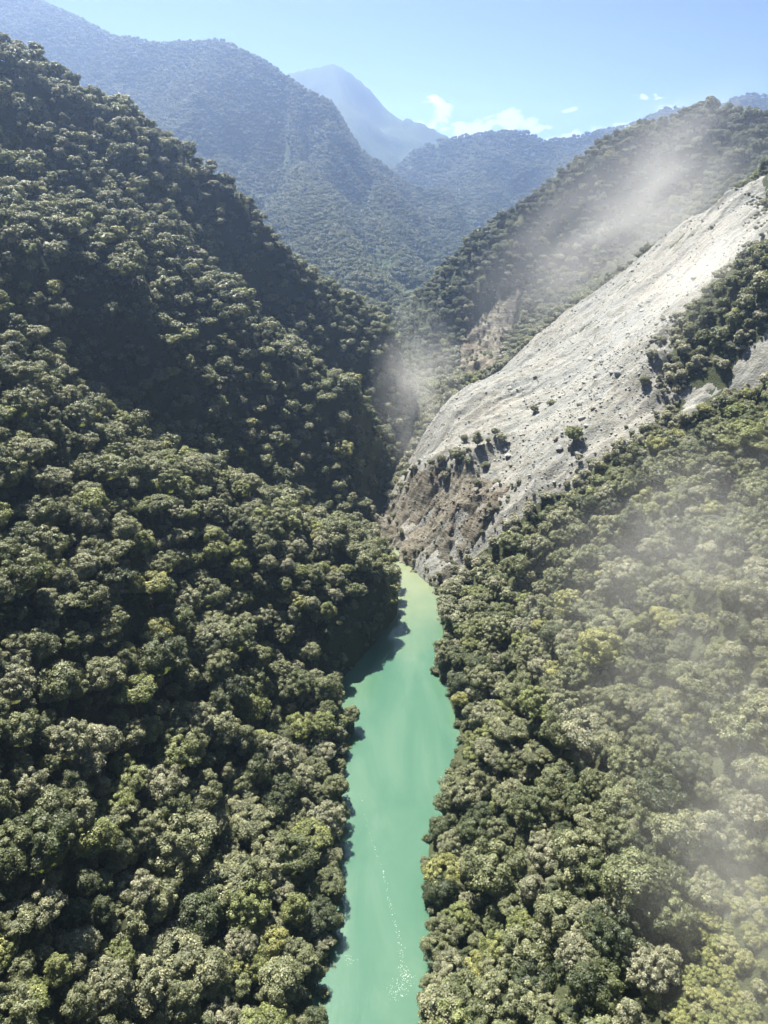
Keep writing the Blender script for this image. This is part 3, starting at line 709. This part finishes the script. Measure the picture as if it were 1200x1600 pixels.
for q, (a, b) in enumerate(rim):
    s = .28+.34*r.random(); top_ = q < 16
    tree_at(a+r.uniform(-4, 4), b+r.uniform(-3, 3), int(r.choice([5, 6, 3, 4])), s, float(r.choice([.5, .6, .97, .99])),
            ("%s dusty bush rooted along the rim of the brown cliff" if top_ else "%s dusty bush in the dark rubble high on the landslide") % ("tiny" if s < .45 else "small"), "bushes left on the landslide")

# foam flecks drifting down the river
r = np.random.default_rng(12)
fl = [(563,1240),(572,1285),(585,1325),(598,1360),(606,1400),(616,1440),(626,1480),(628,1510),(635,1530),(620,1548),(610,1552)]
fw = np.array([W(*a) for a in fl]); V, Fc = [], []
for seg in range(len(fw)-1):
    cnt_ = [8, 14, 20, 26, 30, 34, 44, 80, 90, 50][seg]
    for q in range(cnt_):
        p = fw[seg]+(fw[seg+1]-fw[seg])*r.random() + r.normal(0, [.25, .25, .3, .3, .35, .35, .4, .9, 1.4, 1.3][seg], 2)
        s = .03+.09*r.random()**2; a0 = r.random()*6.28; k = len(V); e = r.uniform(.6, 1.7)
        for j in range(6):
            a = a0+j*pi/3; V.append((p[0]+s*cos(a)*r.uniform(.7, 1.2), p[1]+s*e*sin(a)*r.uniform(.7, 1.2), .03))
        Fc.append([k, k+1, k+2, k+3]); Fc.append([k, k+3, k+4, k+5])
for q in range(26):
    p = np.array(W(545, 1500)) + r.normal(0, .8, 2); s = .03+.07*r.random(); k = len(V)
    for j in range(4): V.append((p[0]+s*cos(j*pi/2), p[1]+s*1.4*sin(j*pi/2), .03))
    Fc.append([k, k+1, k+2, k+3])
fo = bpy.data.objects.new("foam", mesh_np("foam", V, Fc, FOAM, False)); link(fo, kind="stuff", label="thin line of white foam flecks drifting on the turquoise river", category="foam")

# ------------------------------------------------------------------ air: haze, landslide dust and pale veils
def box_mesh(name, lo, hi):
    v = [(x, y, z) for z in (lo[2], hi[2]) for y in (lo[1], hi[1]) for x in (lo[0], hi[0])]
    return mesh_np(name, v, [(0, 2, 3, 1), (4, 5, 7, 6), (0, 1, 5, 4), (2, 6, 7, 3), (0, 4, 6, 2), (1, 3, 7, 5)], [], False)
hz = NT('haze_air'); pv = hz.add('ShaderNodeVolumePrincipled', Density=.00018, Anisotropy=.75)
pv.inputs['Color'].default_value = (.46, .64, 1.0, 1); hz.l.new(pv.outputs[0], hz.out.inputs['Volume'])
hm = box_mesh("haze", (-9200, -9200, -10.5), (9200, 9200, 760)); hm.materials.append(hz.m)
link(bpy.data.objects.new("haze", hm), kind="stuff", label="thin blue haze filling the air of the valley", category="haze")
def dust(label, center, radii, rotz, dens_, seed, nscale=1.6, rx_=0.0):
    import bmesh
    m = NT('dust_air'); tcn = m.n.new('ShaderNodeTexCoord'); ob = tcn.outputs['Object']
    ln = m.add('ShaderNodeVectorMath', {'operation': 'LENGTH'}); m.l.new(ob, ln.inputs[0])
    fall = m.math('SUBTRACT', 1.0, ln.outputs['Value'], True); fall = m.math('POWER', fall, 1.3)
    of = m.add('ShaderNodeVectorMath', {'operation': 'ADD'}); m.l.new(ob, of.inputs[0]); of.inputs[1].default_value = (seed*3.7, seed*1.3, seed*2.1)
    n_ = m.noise(of.outputs[0], nscale, 6, .62)
    n_ = m.math('MULTIPLY', m.math('SUBTRACT', n_, .36, True), 3.2)
    p_ = m.add('ShaderNodeVolumePrincipled', Anisotropy=.35); p_.inputs['Color'].default_value = (.93, .92, .89, 1)
    m.set(p_.inputs['Density'], m.math('MULTIPLY', m.math('MULTIPLY', fall, n_), dens_)); m.l.new(p_.outputs[0], m.out.inputs['Volume'])
    bm = bmesh.new(); bmesh.ops.create_icosphere(bm, subdivisions=3, radius=1.0)
    me = bpy.data.meshes.new("dust_cloud"); bm.to_mesh(me); bm.free(); me.materials.append(m.m)
    o = bpy.data.objects.new("dust_cloud", me); o.location = center; o.scale = radii; o.rotation_euler = (0, rx_, rotz)
    link(o, kind="stuff", label=label, category="dust cloud")
dust("pale dust drifting up behind the top edge of the landslide", P(985, 345, 640), (190, 58, 82), rad(28), .013, 1, 2.2, rad(-28))
dust("grey dust hanging in the narrow gorge beside the landslide's end", P(655, 610, 500), (38, 70, 70), 0, .009, 2, 2.2)
dust("thin dust blowing across the trees above the landslide", P(1130, 490, 430), (95, 50, 58), rad(20), .026, 3, 2.2, rad(-25))
dust("thin pale veil over the sunlit forest slope below the landslide", P(1150, 950, 175), (66, 85, 38), rad(15), .019, 4, 2.0, rad(-35))
dust("bright pale wisp over the clearing near the river", P(1190, 1380, 100), (32, 48, 30), 0, .024, 5, 2.0)
print("trees", n, "far", n1, n2, "single", single.sum(), "cnt", np.sort(cnt)[-300:][:3])
